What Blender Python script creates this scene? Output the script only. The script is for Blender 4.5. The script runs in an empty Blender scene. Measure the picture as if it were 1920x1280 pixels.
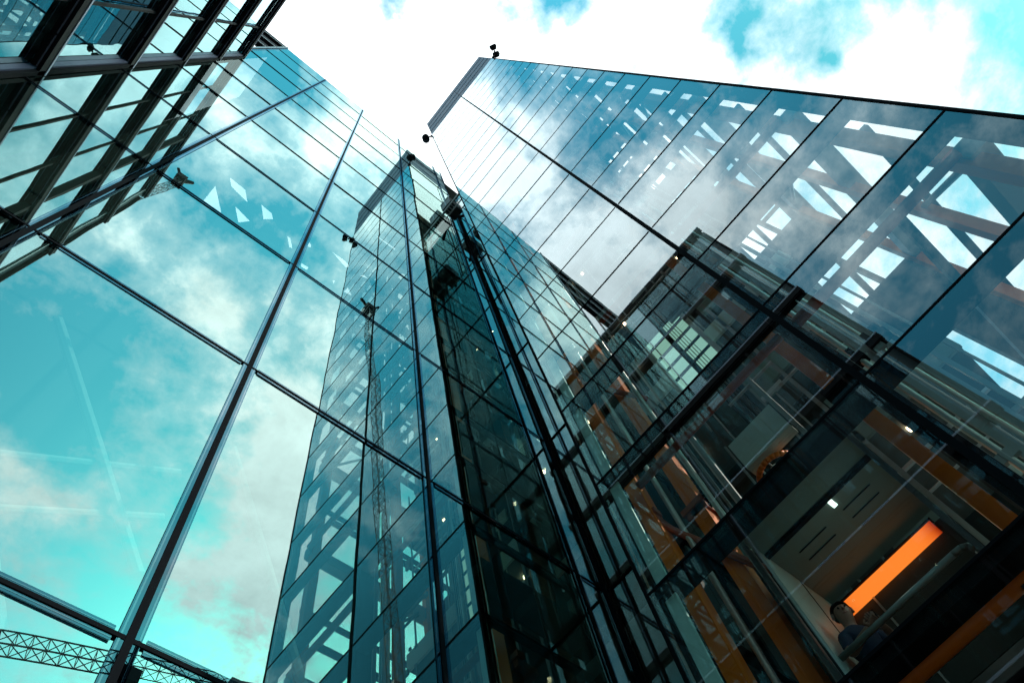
import bpy, bmesh, math, random
from mathutils import Vector, Matrix
from mathutils.geometry import tessellate_polygon

# ---------------------------------------------------------------- camera, sky, sun, exposure
sc = bpy.context.scene
col = sc.collection
cam = bpy.data.cameras.new('camera'); camo = bpy.data.objects.new('camera', cam); col.objects.link(camo)
R_ = Vector((0.75411703, -0.63999283, -0.14736581))
D_ = Vector((0.5626482, 0.7453315, -0.35764221))
F_ = Vector((0.33872483, 0.18678898, 0.92215799))
camo.matrix_world = Matrix(((R_.x, -D_.x, -F_.x, 0), (R_.y, -D_.y, -F_.y, 0), (R_.z, -D_.z, -F_.z, 0), (0, 0, 0, 1)))
cam.sensor_width = 36; cam.lens = 1422.5 / 1920 * 36; cam.clip_start = 0.05; cam.clip_end = 5000
sc.camera = camo
sc.view_settings.view_transform = 'Standard'; sc.view_settings.look = 'None'
sc.view_settings.exposure = 0.0; sc.view_settings.gamma = 1.0
cy = sc.cycles
cy.max_bounces = 14; cy.glossy_bounces = 8; cy.transparent_max_bounces = 28; cy.diffuse_bounces = 3
cy.transmission_bounces = 4; cy.caustics_reflective = False; cy.caustics_refractive = False
cy.sample_clamp_indirect = 6; cy.use_denoising = True
SUN_EL, SUN_AZ = math.radians(35), math.radians(-62)     # direction towards the sun, azimuth from +X

world = bpy.data.worlds.new("World"); sc.world = world; world.use_nodes = True
nt = world.node_tree; N = nt.nodes; Lk = nt.links
for n in list(N): N.remove(n)

def nd(tree, typ, **kw):
    n = tree.nodes.new(typ)
    for k, v in kw.items(): setattr(n, k, v)
    return n

def mth(tree, op, a, b=None, c=None, clamp=False):
    n = tree.nodes.new('ShaderNodeMath'); n.operation = op; n.use_clamp = clamp
    for i, v in enumerate((a, b, c)):
        if v is None: continue
        if isinstance(v, (int, float)): n.inputs[i].default_value = v
        else: tree.links.new(v, n.inputs[i])
    return n.outputs[0]

def mixc(tree, f, a, b, mode='MIX'):
    n = tree.nodes.new('ShaderNodeMix'); n.data_type = 'RGBA'; n.blend_type = mode
    if isinstance(f, (int, float)): n.inputs[0].default_value = f
    else: tree.links.new(f, n.inputs[0])
    for i, v in ((6, a), (7, b)):
        if isinstance(v, tuple): n.inputs[i].default_value = (*v, 1) if len(v) == 3 else v
        else: tree.links.new(v, n.inputs[i])
    return n.outputs[2]

tc = nd(nt, 'ShaderNodeTexCoord')
sky = nd(nt, 'ShaderNodeTexSky', sky_type='NISHITA', sun_disc=False)
sky.sun_elevation = SUN_EL; sky.sun_rotation = math.pi / 2 - SUN_AZ
sky.air_density = 1.0; sky.dust_density = 1.5; sky.ozone_density = 1.5
sx = nd(nt, 'ShaderNodeSeparateXYZ'); Lk.new(tc.outputs['Generated'], sx.inputs[0])
zc = mth(nt, 'MAXIMUM', sx.outputs[2], 0.06)
px = mth(nt, 'DIVIDE', sx.outputs[0], zc); py = mth(nt, 'DIVIDE', sx.outputs[1], zc)
pl = nd(nt, 'ShaderNodeCombineXYZ'); Lk.new(px, pl.inputs[0]); Lk.new(py, pl.inputs[1])

def cloud_noise(scale, detail, rough, off, dist=0.0):
    mp = nd(nt, 'ShaderNodeMapping'); mp.inputs['Location'].default_value = off
    Lk.new(pl.outputs[0], mp.inputs[0])
    n = nd(nt, 'ShaderNodeTexNoise'); n.inputs['Scale'].default_value = scale; n.inputs['Detail'].default_value = detail
    n.inputs['Roughness'].default_value = rough; n.inputs['Distortion'].default_value = dist
    Lk.new(mp.outputs[0], n.inputs['Vector']); return n.outputs[0]

big = cloud_noise(5.5, 9, 0.62, (3.1, 1.7, 0.3), 0.15)
fine = cloud_noise(26, 7, 0.6, (7.7, 2.2, 1.3), 0.25)
dens = mth(nt, 'ADD', mth(nt, 'MULTIPLY', big, 0.74), mth(nt, 'MULTIPLY', fine, 0.26))
# where the cloud cover is thick or open, as blobs on the sky plane: x, y, radius, amount
BLOBS = [(0.03, 0.05, .13, .24), (0.20, -0.19, .09, .16), (0.52, -0.43, .10, .20), (0.33, -0.31, .05, -.22), (0.45, -0.34, .03, -.18), (0.65, -0.58, .05, -.20), (0.85, -0.42, .22, .11), (0.5, 0.10, .3, .18), (0.0, 0.33, .25, .28), (-0.55, -0.68, .22, -.26),
         (-0.02, -0.03, .028, -.26), (0.13, -0.17, .03, -.2),
         (-0.27, -0.12, .12, -.19), (-0.42, -0.12, .10, .12), (-0.60, -0.20, .12, .12), (-0.85, -0.34, .22, -.14), (-0.16, 0.05, .08, .26), (-0.36, 0.04, .14, .20), (-0.18, -0.035, .035, .10),
         (0.02, -0.41, .05, .12), (0.24, -0.52, .10, .24), (0.26, -0.74, .10, .20), (0.03, -0.77, .07, .17), (-0.07, -0.62, .12, -.15), (0.11, -0.88, .09, -.13), (0.10, -0.36, .06, -.08),
         (-0.03, -0.30, .05, -.10), (-0.27, -0.36, .05, -.10), (-0.11, -0.19, .05, .10), (0.02, -0.13, .05, .14), (-0.08, -0.09, .03, -.14)]
wn = nd(nt, 'ShaderNodeTexNoise'); wn.inputs['Scale'].default_value = 11; wn.inputs['Detail'].default_value = 5; Lk.new(pl.outputs[0], wn.inputs['Vector'])
ws = nd(nt, 'ShaderNodeVectorMath', operation='MULTIPLY_ADD'); Lk.new(wn.outputs[1], ws.inputs[0]); ws.inputs[1].default_value = (.16, .16, 0); 
wo_ = nd(nt, 'ShaderNodeVectorMath', operation='ADD'); Lk.new(pl.outputs[0], wo_.inputs[0]); wo_.inputs[1].default_value = (-.08, -.08, 0); Lk.new(wo_.outputs[0], ws.inputs[2])
for bx_, by_, br_, ba_ in BLOBS:
    d = nd(nt, 'ShaderNodeVectorMath', operation='DISTANCE'); Lk.new(ws.outputs[0], d.inputs[0]); d.inputs[1].default_value = (bx_, by_, 0)
    q = mth(nt, 'DIVIDE', d.outputs['Value'], br_)
    g = mth(nt, 'MULTIPLY', mth(nt, 'EXPONENT', mth(nt, 'MULTIPLY', mth(nt, 'MULTIPLY', q, q), -1.0)), ba_)
    dens = mth(nt, 'ADD', dens, g)
cr = nd(nt, 'ShaderNodeValToRGB'); Lk.new(dens, cr.inputs[0])
cr.color_ramp.elements[0].position = 0.40; cr.color_ramp.elements[0].color = (0, 0, 0, 1)
cr.color_ramp.elements[1].position = 0.65; cr.color_ramp.elements[1].color = (1, 1, 1, 1)
e = cr.color_ramp.elements.new(0.52); e.color = (.34, .34, .34, 1)
low = mth(nt, 'MULTIPLY', mth(nt, 'SUBTRACT', 0.92, sx.outputs[2], clamp=True), 3.2, clamp=True)
blue = mixc(nt, 1.0, mixc(nt, low, (0.8, 3.6, 3.05), (0.66, 2.5, 2.3)), sky.outputs[0], 'MULTIPLY')
cloudcol = mixc(nt, low, (16.0, 17.2, 17.6), (7.8, 10.8, 11.6))
def spot(x, y, r_, amt):      # darkened patch put into the clear sky to deepen reflections and tone down cyan
    d = nd(nt, 'ShaderNodeVectorMath', operation='DISTANCE'); Lk.new(pl.outputs[0], d.inputs[0]); d.inputs[1].default_value = (x, y, 0)
    q = mth(nt, 'DIVIDE', d.outputs['Value'], r_)
    return mth(nt, 'SUBTRACT', 1.0, mth(nt, 'MULTIPLY', mth(nt, 'EXPONENT', mth(nt, 'MULTIPLY', mth(nt, 'MULTIPLY', q, q), -1.0)), amt))
bs = nd(nt, 'ShaderNodeVectorMath', operation='SCALE'); Lk.new(blue, bs.inputs[0])
Lk.new(mth(nt, 'MULTIPLY', spot(-0.65, -0.75, .34, .62), spot(0.42, -0.38, .28, .38)), bs.inputs['Scale']); blue = bs.outputs[0]
tex = cloud_noise(9, 8, 0.65, (1.3, 5.2, 0.9), 0.2)
gd = nd(nt, 'ShaderNodeVectorMath', operation='DISTANCE'); Lk.new(pl.outputs[0], gd.inputs[0]); gd.inputs[1].default_value = (0.03, 0.04, 0)
gq = mth(nt, 'DIVIDE', gd.outputs['Value'], .22)
glow = mth(nt, 'MULTIPLY', mth(nt, 'EXPONENT', mth(nt, 'MULTIPLY', mth(nt, 'MULTIPLY', gq, gq), -1.0)), 0.35)
cm = mth(nt, 'ADD', mth(nt, 'ADD', mth(nt, 'MULTIPLY', mth(nt, 'SUBTRACT', tex, 0.5), 0.85), 0.98), glow)
vs = nd(nt, 'ShaderNodeVectorMath', operation='SCALE'); Lk.new(cloudcol, vs.inputs[0]); Lk.new(cm, vs.inputs['Scale']); cloudcol = vs.outputs[0]
skycol = mixc(nt, cr.outputs[0], blue, cloudcol)
bg = nd(nt, 'ShaderNodeBackground'); Lk.new(skycol, bg.inputs[0]); bg.inputs[1].default_value = 0.1
wo = nd(nt, 'ShaderNodeOutputWorld'); Lk.new(bg.outputs[0], wo.inputs[0])

sun = bpy.data.lights.new('sun', 'SUN'); sun.energy = 4.6; sun.angle = math.radians(0.5); sun.color = (1.0, 0.92, 0.82)
suno = bpy.data.objects.new('sun', sun); col.objects.link(suno)
sd = Vector((math.cos(SUN_EL) * math.cos(SUN_AZ), math.cos(SUN_EL) * math.sin(SUN_AZ), math.sin(SUN_EL)))
suno.rotation_euler = sd.to_track_quat('Z', 'Y').to_euler()

# ---------------------------------------------------------------- materials
def bsdf_mat(name, colr, rough=0.5, metal=0.0, spec=0.5, var=0.12, nscale=6.0, bump=0.0):
    m = bpy.data.materials.new(name); m.use_nodes = True; t = m.node_tree
    b = t.nodes['Principled BSDF']; b.inputs['Roughness'].default_value = rough; b.inputs['Metallic'].default_value = metal
    b.inputs['Specular IOR Level'].default_value = spec
    g = nd(t, 'ShaderNodeNewGeometry')
    n = nd(t, 'ShaderNodeTexNoise'); n.inputs['Scale'].default_value = nscale; n.inputs['Detail'].default_value = 6
    n.inputs['Roughness'].default_value = 0.65; t.links.new(g.outputs['Position'], n.inputs['Vector'])
    f = mth(t, 'MULTIPLY', mth(t, 'SUBTRACT', n.outputs[0], 0.5), var * 3)
    lo = tuple(c * 0.55 for c in colr); hi = tuple(min(1, c * 1.45) for c in colr)
    f2 = mth(t, 'ADD', f, 0.5, clamp=True)
    t.links.new(mixc(t, f2, lo, hi), b.inputs['Base Color'])
    rr = mth(t, 'ADD', mth(t, 'MULTIPLY', mth(t, 'SUBTRACT', n.outputs[0], 0.5), 0.3), rough, clamp=True)
    t.links.new(rr, b.inputs['Roughness'])
    if bump:
        bp = nd(t, 'ShaderNodeBump'); bp.inputs['Strength'].default_value = bump; bp.inputs['Distance'].default_value = 0.02
        t.links.new(n.outputs[0], bp.inputs['Height']); t.links.new(bp.outputs[0], b.inputs['Normal'])
    return m

def glass_mat(name, refl, tint, base, power=4.0, wave=0.0, wscale=0.6):
    """coated sheet glass: clear tinted transmission plus mirror reflection growing towards grazing angles"""
    m = bpy.data.materials.new(name); m.use_nodes = True; t = m.node_tree
    for n in list(t.nodes): t.nodes.remove(n)
    out = nd(t, 'ShaderNodeOutputMaterial')
    tr = nd(t, 'ShaderNodeBsdfTransparent'); tr.inputs[0].default_value = (*tint, 1)
    gl = nd(t, 'ShaderNodeBsdfGlossy'); gl.inputs['Roughness'].default_value = 0.0; gl.inputs[0].default_value = (*refl, 1)
    lw = nd(t, 'ShaderNodeLayerWeight'); lw.inputs[0].default_value = 0.5
    pw = mth(t, 'POWER', lw.outputs['Facing'], power)
    fac = mth(t, 'ADD', mth(t, 'MULTIPLY', pw, 1 - base), base)
    if wave:
        g = nd(t, 'ShaderNodeNewGeometry'); n = nd(t, 'ShaderNodeTexNoise')
        n.inputs['Scale'].default_value = wscale; n.inputs['Detail'].default_value = 1
        t.links.new(g.outputs['Position'], n.inputs['Vector'])
        bp = nd(t, 'ShaderNodeBump'); bp.inputs['Strength'].default_value = 1.0; bp.inputs['Distance'].default_value = wave
        t.links.new(n.outputs[0], bp.inputs['Height']); t.links.new(bp.outputs[0], gl.inputs['Normal'])
    mx = nd(t, 'ShaderNodeMixShader'); t.links.new(fac, mx.inputs[0]); t.links.new(tr.outputs[0], mx.inputs[1]); t.links.new(gl.outputs[0], mx.inputs[2])
    t.links.new(mx.outputs[0], out.inputs[0]); return m

def clear_mat(name):
    m = bpy.data.materials.new(name); m.use_nodes = True; t = m.node_tree
    for n in list(t.nodes): t.nodes.remove(n)
    out = nd(t, 'ShaderNodeOutputMaterial'); tr = nd(t, 'ShaderNodeBsdfTransparent'); t.links.new(tr.outputs[0], out.inputs[0]); return m

def emit_mat(name, colr, strength):
    m = bpy.data.materials.new(name); m.use_nodes = True; t = m.node_tree
    for n in list(t.nodes): t.nodes.remove(n)
    out = nd(t, 'ShaderNodeOutputMaterial'); em = nd(t, 'ShaderNodeEmission'); em.inputs[0].default_value = (*colr, 1); em.inputs[1].default_value = strength
    t.links.new(em.outputs[0], out.inputs[0]); return m

M = {}
M['glassL'] = glass_mat('mirror_glass_teal', (0.78, 1.0, 0.92), (0.66, 0.84, 0.80), 0.47, 3.0, 0.0012, 0.9)
M['glassR'] = glass_mat('tower_glass', (0.84, 0.97, 1.0), (0.95, 0.95, 0.90), 0.09, 2.0, 0.0005, 0.9)
M['glassS'] = glass_mat('tower_side_glass', (0.85, 0.97, 0.97), (0.62, 0.76, 0.72), 0.03, 5.0, 0.0006, 0.9)
M['glassU'] = glass_mat('finned_office_glass', (0.66, 0.93, 1.0), (0.30, 0.46, 0.48), 0.05, 1.5, 0.0012, 0.9)
M['frit'] = glass_mat('blue_frit_glass', (0.30, 0.52, 0.62), (0.10, 0.14, 0.18), 0.16, 2.0)
M['spacer'] = glass_mat('pale_spacer_glass', (0.70, 0.88, 0.95), (0.3, 0.35, 0.38), 0.15, 2.2)
M['clear'] = clear_mat('clear_inner_face')
M['gasket'] = bsdf_mat('black_gasket', (0.005, 0.006, 0.008), 0.8, 0, 0.02)
M['blackmetal'] = bsdf_mat('black_anodised_metal', (0.006, 0.006, 0.009), 0.7, 0.0, 0.06, 0.15)
M['darkmetal'] = bsdf_mat('dark_grey_metal', (0.035, 0.042, 0.046), 0.45)
M['framegrey'] = bsdf_mat('blue_grey_frame', (0.10, 0.14, 0.16), 0.4)
M['framelight'] = bsdf_mat('light_frame', (0.42, 0.50, 0.54), 0.4)
M['finweb'] = bsdf_mat('fin_web_grey', (0.24, 0.28, 0.40), 0.5, 0, .4, .1, 3)
M['bracepale'] = bsdf_mat('pale_brace_paint', (0.26, 0.32, 0.30), 0.6)
M['navymetal'] = bsdf_mat('navy_grey_metal', (0.02, 0.03, 0.06), 0.5, 0, .3)
M['lightbox'] = emit_mat('lit_window', (0.42, 0.85, 0.72), 0.75)  # glow stands in for bright sky seen through the shaft glazing
M['steel'] = bsdf_mat('galvanised_steel', (0.42, 0.46, 0.46), 0.35, 0.6, .5, .2, 14)
M['steeldark'] = bsdf_mat('grey_painted_steel', (0.20, 0.24, 0.24), 0.45, 0.1)
M['orange'] = bsdf_mat('orange_painted_steel', (0.95, 0.165, 0.006), 0.45, 0, .4, .12, 4)
M['brown'] = bsdf_mat('brown_primed_steel', (0.32, 0.07, 0.03), 0.5, 0, .4, .15, 4)
M['slab'] = bsdf_mat('concrete_soffit', (0.10, 0.12, 0.115), 0.8, 0, .3, .2, 2)
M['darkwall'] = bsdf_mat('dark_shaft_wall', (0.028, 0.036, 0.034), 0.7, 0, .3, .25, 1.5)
M['panelgreen'] = bsdf_mat('grey_green_panel', (0.17, 0.25, 0.23), 0.5, 0, .4, .15, 2)
M['palepanel'] = bsdf_mat('pale_panel', (0.45, 0.58, 0.54), 0.5, 0, .4, .12, 5)
M['teal'] = bsdf_mat('frosted_teal_glass_strip', (0.42, 0.95, 0.88), 0.4, 0, .5, .2, 9)
M['clad'] = bsdf_mat('grey_zinc_cladding', (0.11, 0.14, 0.20), 0.6, 0.0, .3, .1, 0.8)
M['carpanel'] = bsdf_mat('lift_ceiling_metal', (0.16, 0.22, 0.195), 0.7, 0.0, .3, .15, 2)
M['asphalt'] = bsdf_mat('stone_paving', (0.16, 0.16, 0.155), 0.85, 0, .3, .2, 3, .3)
M['lampwarm'] = emit_mat('warm_lamp', (1.0, 0.72, 0.45), 14.0)
M['lampcool'] = emit_mat('cool_tube_lamp', (0.75, 1.0, 0.95), 3.0)
M['striporange'] = emit_mat('orange_light_panel', (1.0, 0.21, 0.025), 1.15)
t_ = M['striporange'].node_tree; tcx = nd(t_, 'ShaderNodeTexCoord'); sxx = nd(t_, 'ShaderNodeSeparateXYZ'); t_.links.new(tcx.outputs['Generated'], sxx.inputs[0])
u_ = mth(t_, 'ABSOLUTE', mth(t_, 'SUBTRACT', sxx.outputs[1], 0.5))
fo = mth(t_, 'SUBTRACT', 1.0, mth(t_, 'POWER', mth(t_, 'MULTIPLY', u_, 2.0), 9.0)); fo = mth(t_, 'ADD', mth(t_, 'MULTIPLY', fo, .95), .3)
em_ = [n for n in t_.nodes if n.type == 'EMISSION'][0]; t_.links.new(fo, em_.inputs[1])
t_.links.new(mixc(t_, mth(t_, 'POWER', mth(t_, 'MULTIPLY', u_, 2.0), 6.0), (1.0, 0.24, 0.03), (0.9, 0.07, 0.01)), em_.inputs[0])

# ---------------------------------------------------------------- helpers
class MB:
    def __init__(s): s.v = []; s.f = []; s.mi = []
    def box(s, x0, x1, y0, y1, z0, z1, mi=0, faces=None):
        b = len(s.v)
        s.v += [(x0, y0, z0), (x1, y0, z0), (x1, y1, z0), (x0, y1, z0), (x0, y0, z1), (x1, y0, z1), (x1, y1, z1), (x0, y1, z1)]
        fs = [(0, 3, 2, 1), (4, 5, 6, 7), (0, 1, 5, 4), (1, 2, 6, 5), (2, 3, 7, 6), (3, 0, 4, 7)]  # -z +z -y +x +y -x
        for i, q in enumerate(fs):
            s.f.append(tuple(b + k for k in q)); s.mi.append(faces[i] if faces else mi)
        return s
    def bar(s, a, b, r, n=8, mi=0, r2=None, caps=True):
        a = Vector(a); b = Vector(b); d = (b - a).normalized()
        u = d.cross(Vector((0, 0, 1)) if abs(d.z) < .9 else Vector((1, 0, 0))).normalized(); w = d.cross(u)
        k = len(s.v); r2 = r if r2 is None else r2
        for p, rr in ((a, r), (b, r2)):
            for i in range(n):
                t = 2 * math.pi * (i + .5) / n; s.v.append(tuple(p + (u * math.cos(t) + w * math.sin(t)) * rr))
        for i in range(n):
            j = (i + 1) % n; s.f.append((k + i, k + j, k + n + j, k + n + i)); s.mi.append(mi)
        if caps:
            s.f.append(tuple(k + i for i in range(n))[::-1]); s.mi.append(mi)
            s.f.append(tuple(k + n + i for i in range(n))); s.mi.append(mi)
        return s
    def path(s, pts, r, n=8, mi=0):
        for a, b in zip(pts, pts[1:]): s.bar(a, b, r, n, mi)
        return s
    def build(s, name, mat, parent=None, loc=None, smooth=False, bevel=0):
        me = bpy.data.meshes.new(name); me.from_pydata(s.v, [], s.f)
        for m in (mat if isinstance(mat, (list, tuple)) else [mat]): me.materials.append(m)
        me.polygons.foreach_set('material_index', s.mi)
        if smooth: me.polygons.foreach_set('use_smooth', [True] * len(me.polygons))
        me.update()
        o = bpy.data.objects.new(name, me); col.objects.link(o)
        if parent: o.parent = parent
        if loc: o.location = loc
        if bevel:
            bm_ = o.modifiers.new('bevel', 'BEVEL'); bm_.width = bevel; bm_.segments = 2
        return o

def empty(name, loc, label, cat, group=None):
    o = bpy.data.objects.new(name, None); col.objects.link(o); o.location = loc; o.empty_display_size = 0.5
    tag(o, label, cat, group); return o
def tag(o, label=None, cat=None, group=None, kind=None):
    if label: o['label'] = label
    if cat: o['category'] = cat
    if group: o['group'] = group
    if kind: o['kind'] = kind
    return o
rnd = random.Random(7)

def pane(name, parent, axis, at, u0, u1, z0, z1, glass, tilt=0.0008, outward=-1, th=0.02):
    """one glass sheet as a mesh of its own; outer face coated, inner face clear, edges dark"""
    cu, cz = (u0 + u1) / 2, (z0 + z1) / 2; hu, hz = (u1 - u0) / 2, (z1 - z0) / 2
    m = MB(); back = at - outward * th
    lo, hi = (0, -outward * th) if outward < 0 else (-th, 0)
    lo, hi = sorted((0, -outward * th))
    # faces order: -z +z -y +x +y -x ; 0 glass, 1 clear, 2 edge
    if axis == 'x':
        fs = [2, 2, 2, 1, 2, 0] if outward < 0 else [2, 2, 2, 0, 2, 1]
        m.box(lo, hi, -hu, hu, -hz, hz, faces=fs); loc = (at, cu, cz)
    else:
        fs = [2, 2, 0, 2, 1, 2] if outward < 0 else [2, 2, 1, 2, 0, 2]
        m.box(-hu, hu, lo, hi, -hz, hz, faces=fs); loc = (cu, at, cz)
    o = m.build(name, [glass, M['clear'], M['gasket']], parent)
    o.location = Vector(loc) - (parent.location if parent else Vector())
    a, b = rnd.gauss(0, tilt), rnd.gauss(0, tilt)
    o.rotation_euler = (0, a, b) if axis == 'x' else (a, 0, b)
    return o

GZ = -1.6
STOREY = 4.123
J = 3.80        # a storey joint level shared by the facades

# ---------------------------------------------------------------- setting
g = MB().box(-600, 600, -600, 600, GZ - 1, GZ).build('ground', M['asphalt']); tag(g, kind='structure')

# ---------------------------------------------------------------- mirror glass office (plane y = 3.575)
LY = 3.575
LX = [-4.09, -1.648, 0.797, 3.242, 5.687, 6.2]
LTOP = 44.35
lz = [J - STOREY, ]
while lz[-1] + STOREY < 42: lz.append(lz[-1] + STOREY)
lz = [GZ] + lz + [LTOP]
office = empty('glass_office', (1.0, LY, GZ), 'long mirror glass wall with wide black grid joints, reflecting clouds and the tower', 'building')
def P(mb, name, mat, par, **k):
    o = mb.build(name, mat, par, **k); o.location = -par.location if not k.get('loc') else o.location; return o
for i in range(len(LX) - 1):
    for k in range(len(lz) - 1):
        pane('glass_panel', office, 'y', LY, LX[i] + .02, LX[i + 1] - .02, lz[k] + .014, lz[k + 1] - .014, M['glassL'], tilt=0.0013)
for i, x in enumerate(LX):
    w = .026
    fr = P(MB().box(x - w, x + w, LY - .022, LY + .05, GZ, LTOP), 'mullion', M['gasket'], office)
    m = MB(); m2 = MB()
    for sg in (-1, 1):
        for (a_, b_, mm) in ((.0262, .052, m), (.052, .064, m2), (.062, .074, m)):
            x0, x1 = sorted((x + sg * a_, x + sg * b_))
            if x1 < LX[-1] and x0 > LX[0]: mm.box(x0, x1, LY - (.013 if mm is m else .015), LY - .009, GZ, LTOP)
    a = P(m, 'glass_frit_border', M['frit'], fr); a.location = (0, 0, 0)
    b = P(m2, 'glass_spacer_line', M['spacer'], fr); b.location = (0, 0, 0)
for z in lz[1:-1]:
    m = MB(); m2 = MB(); m3 = MB()
    for i in range(len(LX) - 1):
        m.box(LX[i] + .0265, LX[i + 1] - .0265, LY - .018, LY + .05, z - .017, z + .017)
        for sg in (-1, 1):
            for (a_, b_, mm) in ((.0172, .033, m2), (.033, .041, m3), (.041, .060, m2)):
                z0, z1 = sorted((z + sg * a_, z + sg * b_))
                mm.box(LX[i] + .1005, LX[i + 1] - .1005, LY - (.011 if mm is m2 else .0125), LY - .0085, z0, z1)
    t = P(m, 'transom', M['gasket'], office)
    a = P(m2, 'glass_frit_border', M['frit'], t); a.location = (0, 0, 0)
    a = P(m3, 'glass_spacer_line', M['spacer'], t); a.location = (0, 0, 0)
m = MB().box(-4.09, 6.2, LY + .0, LY + .3, LTOP + .003, LTOP + .08)
P(m, 'roof_coping', M['gasket'], office)

WY = 7.15
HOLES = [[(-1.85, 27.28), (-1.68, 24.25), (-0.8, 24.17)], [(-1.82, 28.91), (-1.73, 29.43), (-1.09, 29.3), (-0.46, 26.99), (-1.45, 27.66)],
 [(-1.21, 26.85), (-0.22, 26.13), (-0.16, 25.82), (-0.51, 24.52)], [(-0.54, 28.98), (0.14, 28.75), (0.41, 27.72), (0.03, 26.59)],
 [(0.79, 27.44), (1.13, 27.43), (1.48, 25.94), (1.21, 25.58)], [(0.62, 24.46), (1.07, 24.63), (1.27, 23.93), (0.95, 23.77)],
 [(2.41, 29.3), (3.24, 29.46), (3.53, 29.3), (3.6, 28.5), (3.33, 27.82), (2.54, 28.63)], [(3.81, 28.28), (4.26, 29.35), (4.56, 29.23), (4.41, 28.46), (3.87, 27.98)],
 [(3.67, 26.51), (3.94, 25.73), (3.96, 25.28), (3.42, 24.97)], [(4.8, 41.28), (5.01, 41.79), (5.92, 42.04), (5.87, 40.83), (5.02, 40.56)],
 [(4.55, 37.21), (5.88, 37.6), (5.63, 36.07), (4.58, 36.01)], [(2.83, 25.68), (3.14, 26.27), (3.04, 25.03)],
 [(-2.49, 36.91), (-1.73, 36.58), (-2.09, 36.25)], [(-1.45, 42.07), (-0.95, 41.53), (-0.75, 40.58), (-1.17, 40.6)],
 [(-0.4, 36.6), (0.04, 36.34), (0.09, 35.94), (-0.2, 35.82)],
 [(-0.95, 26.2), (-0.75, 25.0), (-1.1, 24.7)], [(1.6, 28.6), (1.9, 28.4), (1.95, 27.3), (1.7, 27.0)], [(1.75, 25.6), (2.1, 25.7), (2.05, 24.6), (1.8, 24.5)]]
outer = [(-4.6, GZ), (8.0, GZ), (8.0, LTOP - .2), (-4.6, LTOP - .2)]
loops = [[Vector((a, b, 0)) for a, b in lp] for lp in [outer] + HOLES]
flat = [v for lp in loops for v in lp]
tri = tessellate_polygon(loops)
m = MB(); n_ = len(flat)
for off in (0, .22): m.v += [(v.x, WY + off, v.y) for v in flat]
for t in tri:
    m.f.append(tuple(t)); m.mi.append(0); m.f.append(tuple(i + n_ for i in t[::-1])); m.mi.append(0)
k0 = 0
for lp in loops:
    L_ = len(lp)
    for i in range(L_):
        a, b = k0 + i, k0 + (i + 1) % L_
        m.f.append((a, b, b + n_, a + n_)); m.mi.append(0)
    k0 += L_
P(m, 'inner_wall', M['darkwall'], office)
m = MB().box(-4.6, 8.0, LY + .31, 7.38, LTOP - .199, LTOP)
P(m, 'roof', M['slab'], office)
m = MB().box(-4.9, -4.601, 3.62, 7.14, GZ, 31)
P(m, 'end_wall', M['darkwall'], office)
for (a, b, r) in (((-0.98, 4.2, 7.81), (0.81, 4.2, 5.08), .05), ((-1.5, 4.25, 4.9), (0.75, 4.25, 6.6), .035), ((-1.5, 4.3, 4.25), (0.8, 4.3, 5.97), .035), ((-2.2, 4.6, 8.4), (0.2, 4.6, 4.4), .12), ((1.2, 4.5, 7.9), (3.0, 4.5, 4.0), .05)):
    P(MB().bar(a, b, r), 'brace_tube', M['bracepale'], office)
# open louvred end of the roof storey, left of the glass
lv = empty('roof_louvre_screen', (-5.2, LY, 36), 'open black louvre frame at the top left end of the mirror wall', 'louvre screen')
for x0, x1, zz in ((-12.5, -4.1, 45.2),):
    for dz in (0, 3.1, 6.2):
        P(MB().box(x0, x1, LY, LY + .24, 44.9 - dz - 1.35, 44.9 - dz), 'louvre_blade', M['blackmetal'], lv)
        P(MB().box(x0, x1, LY - .03, LY - .005, 44.9 - dz - 1.30, 44.9 - dz - 1.22), 'louvre_edge', M['framelight'], lv)
P(MB().box(-4.19, -4.10, LY - .03, LY + .5, 31, 45.0), 'end_post', M['framegrey'], lv)
for x in (-5.6, -8.0, -10.4, -12.4): P(MB().box(x - .04, x + .04, LY + .51, LY + .6, 30, 44.9), 'post', M['darkmetal'], lv)

# ---------------------------------------------------------------- finned office (glass plane x = -4.0), perpendicular to the mirror wall
UX, UF, UTOP, UY0, UY1 = -3.75, -3.6, 29.2, -2.55, 3.565
fin = empty('finned_office', (UX, 0, GZ), 'office wing at top left banded with thick black horizontal fins', 'building')
ftop = [UTOP - STOREY * i for i in range(8)]
P(MB().box(-14, UX - 1.2, UY0 + .05, 14, GZ, UTOP - .5), 'inner_core', M['darkwall'], fin)
P(MB().box(-14, UX - .03, UY0 + .05, UY1, UTOP - .499, UTOP - .2), 'roof', M['slab'], fin)
zs = [GZ] + [t - .15 for t in ftop[::-1] if t > GZ + 1.5]
mu = [UY0 + .06, -1.30, -0.07, 1.15, 2.37, UY1 - .02]
for k in range(len(zs) - 1):
    for i in range(len(mu) - 1):
        pane('glass_panel', fin, 'x', UX, mu[i] + .012, mu[i + 1] - .012, zs[k] + .01, zs[k + 1] - .01, M['glassU'], tilt=0.0012, outward=1)
for i, y in enumerate(mu): P(MB().box(UX - .06, UX + (.03 if i else .1), y - .022, y + .022, GZ, UTOP - .7), 'mullion', M['blackmetal'], fin)
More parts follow.
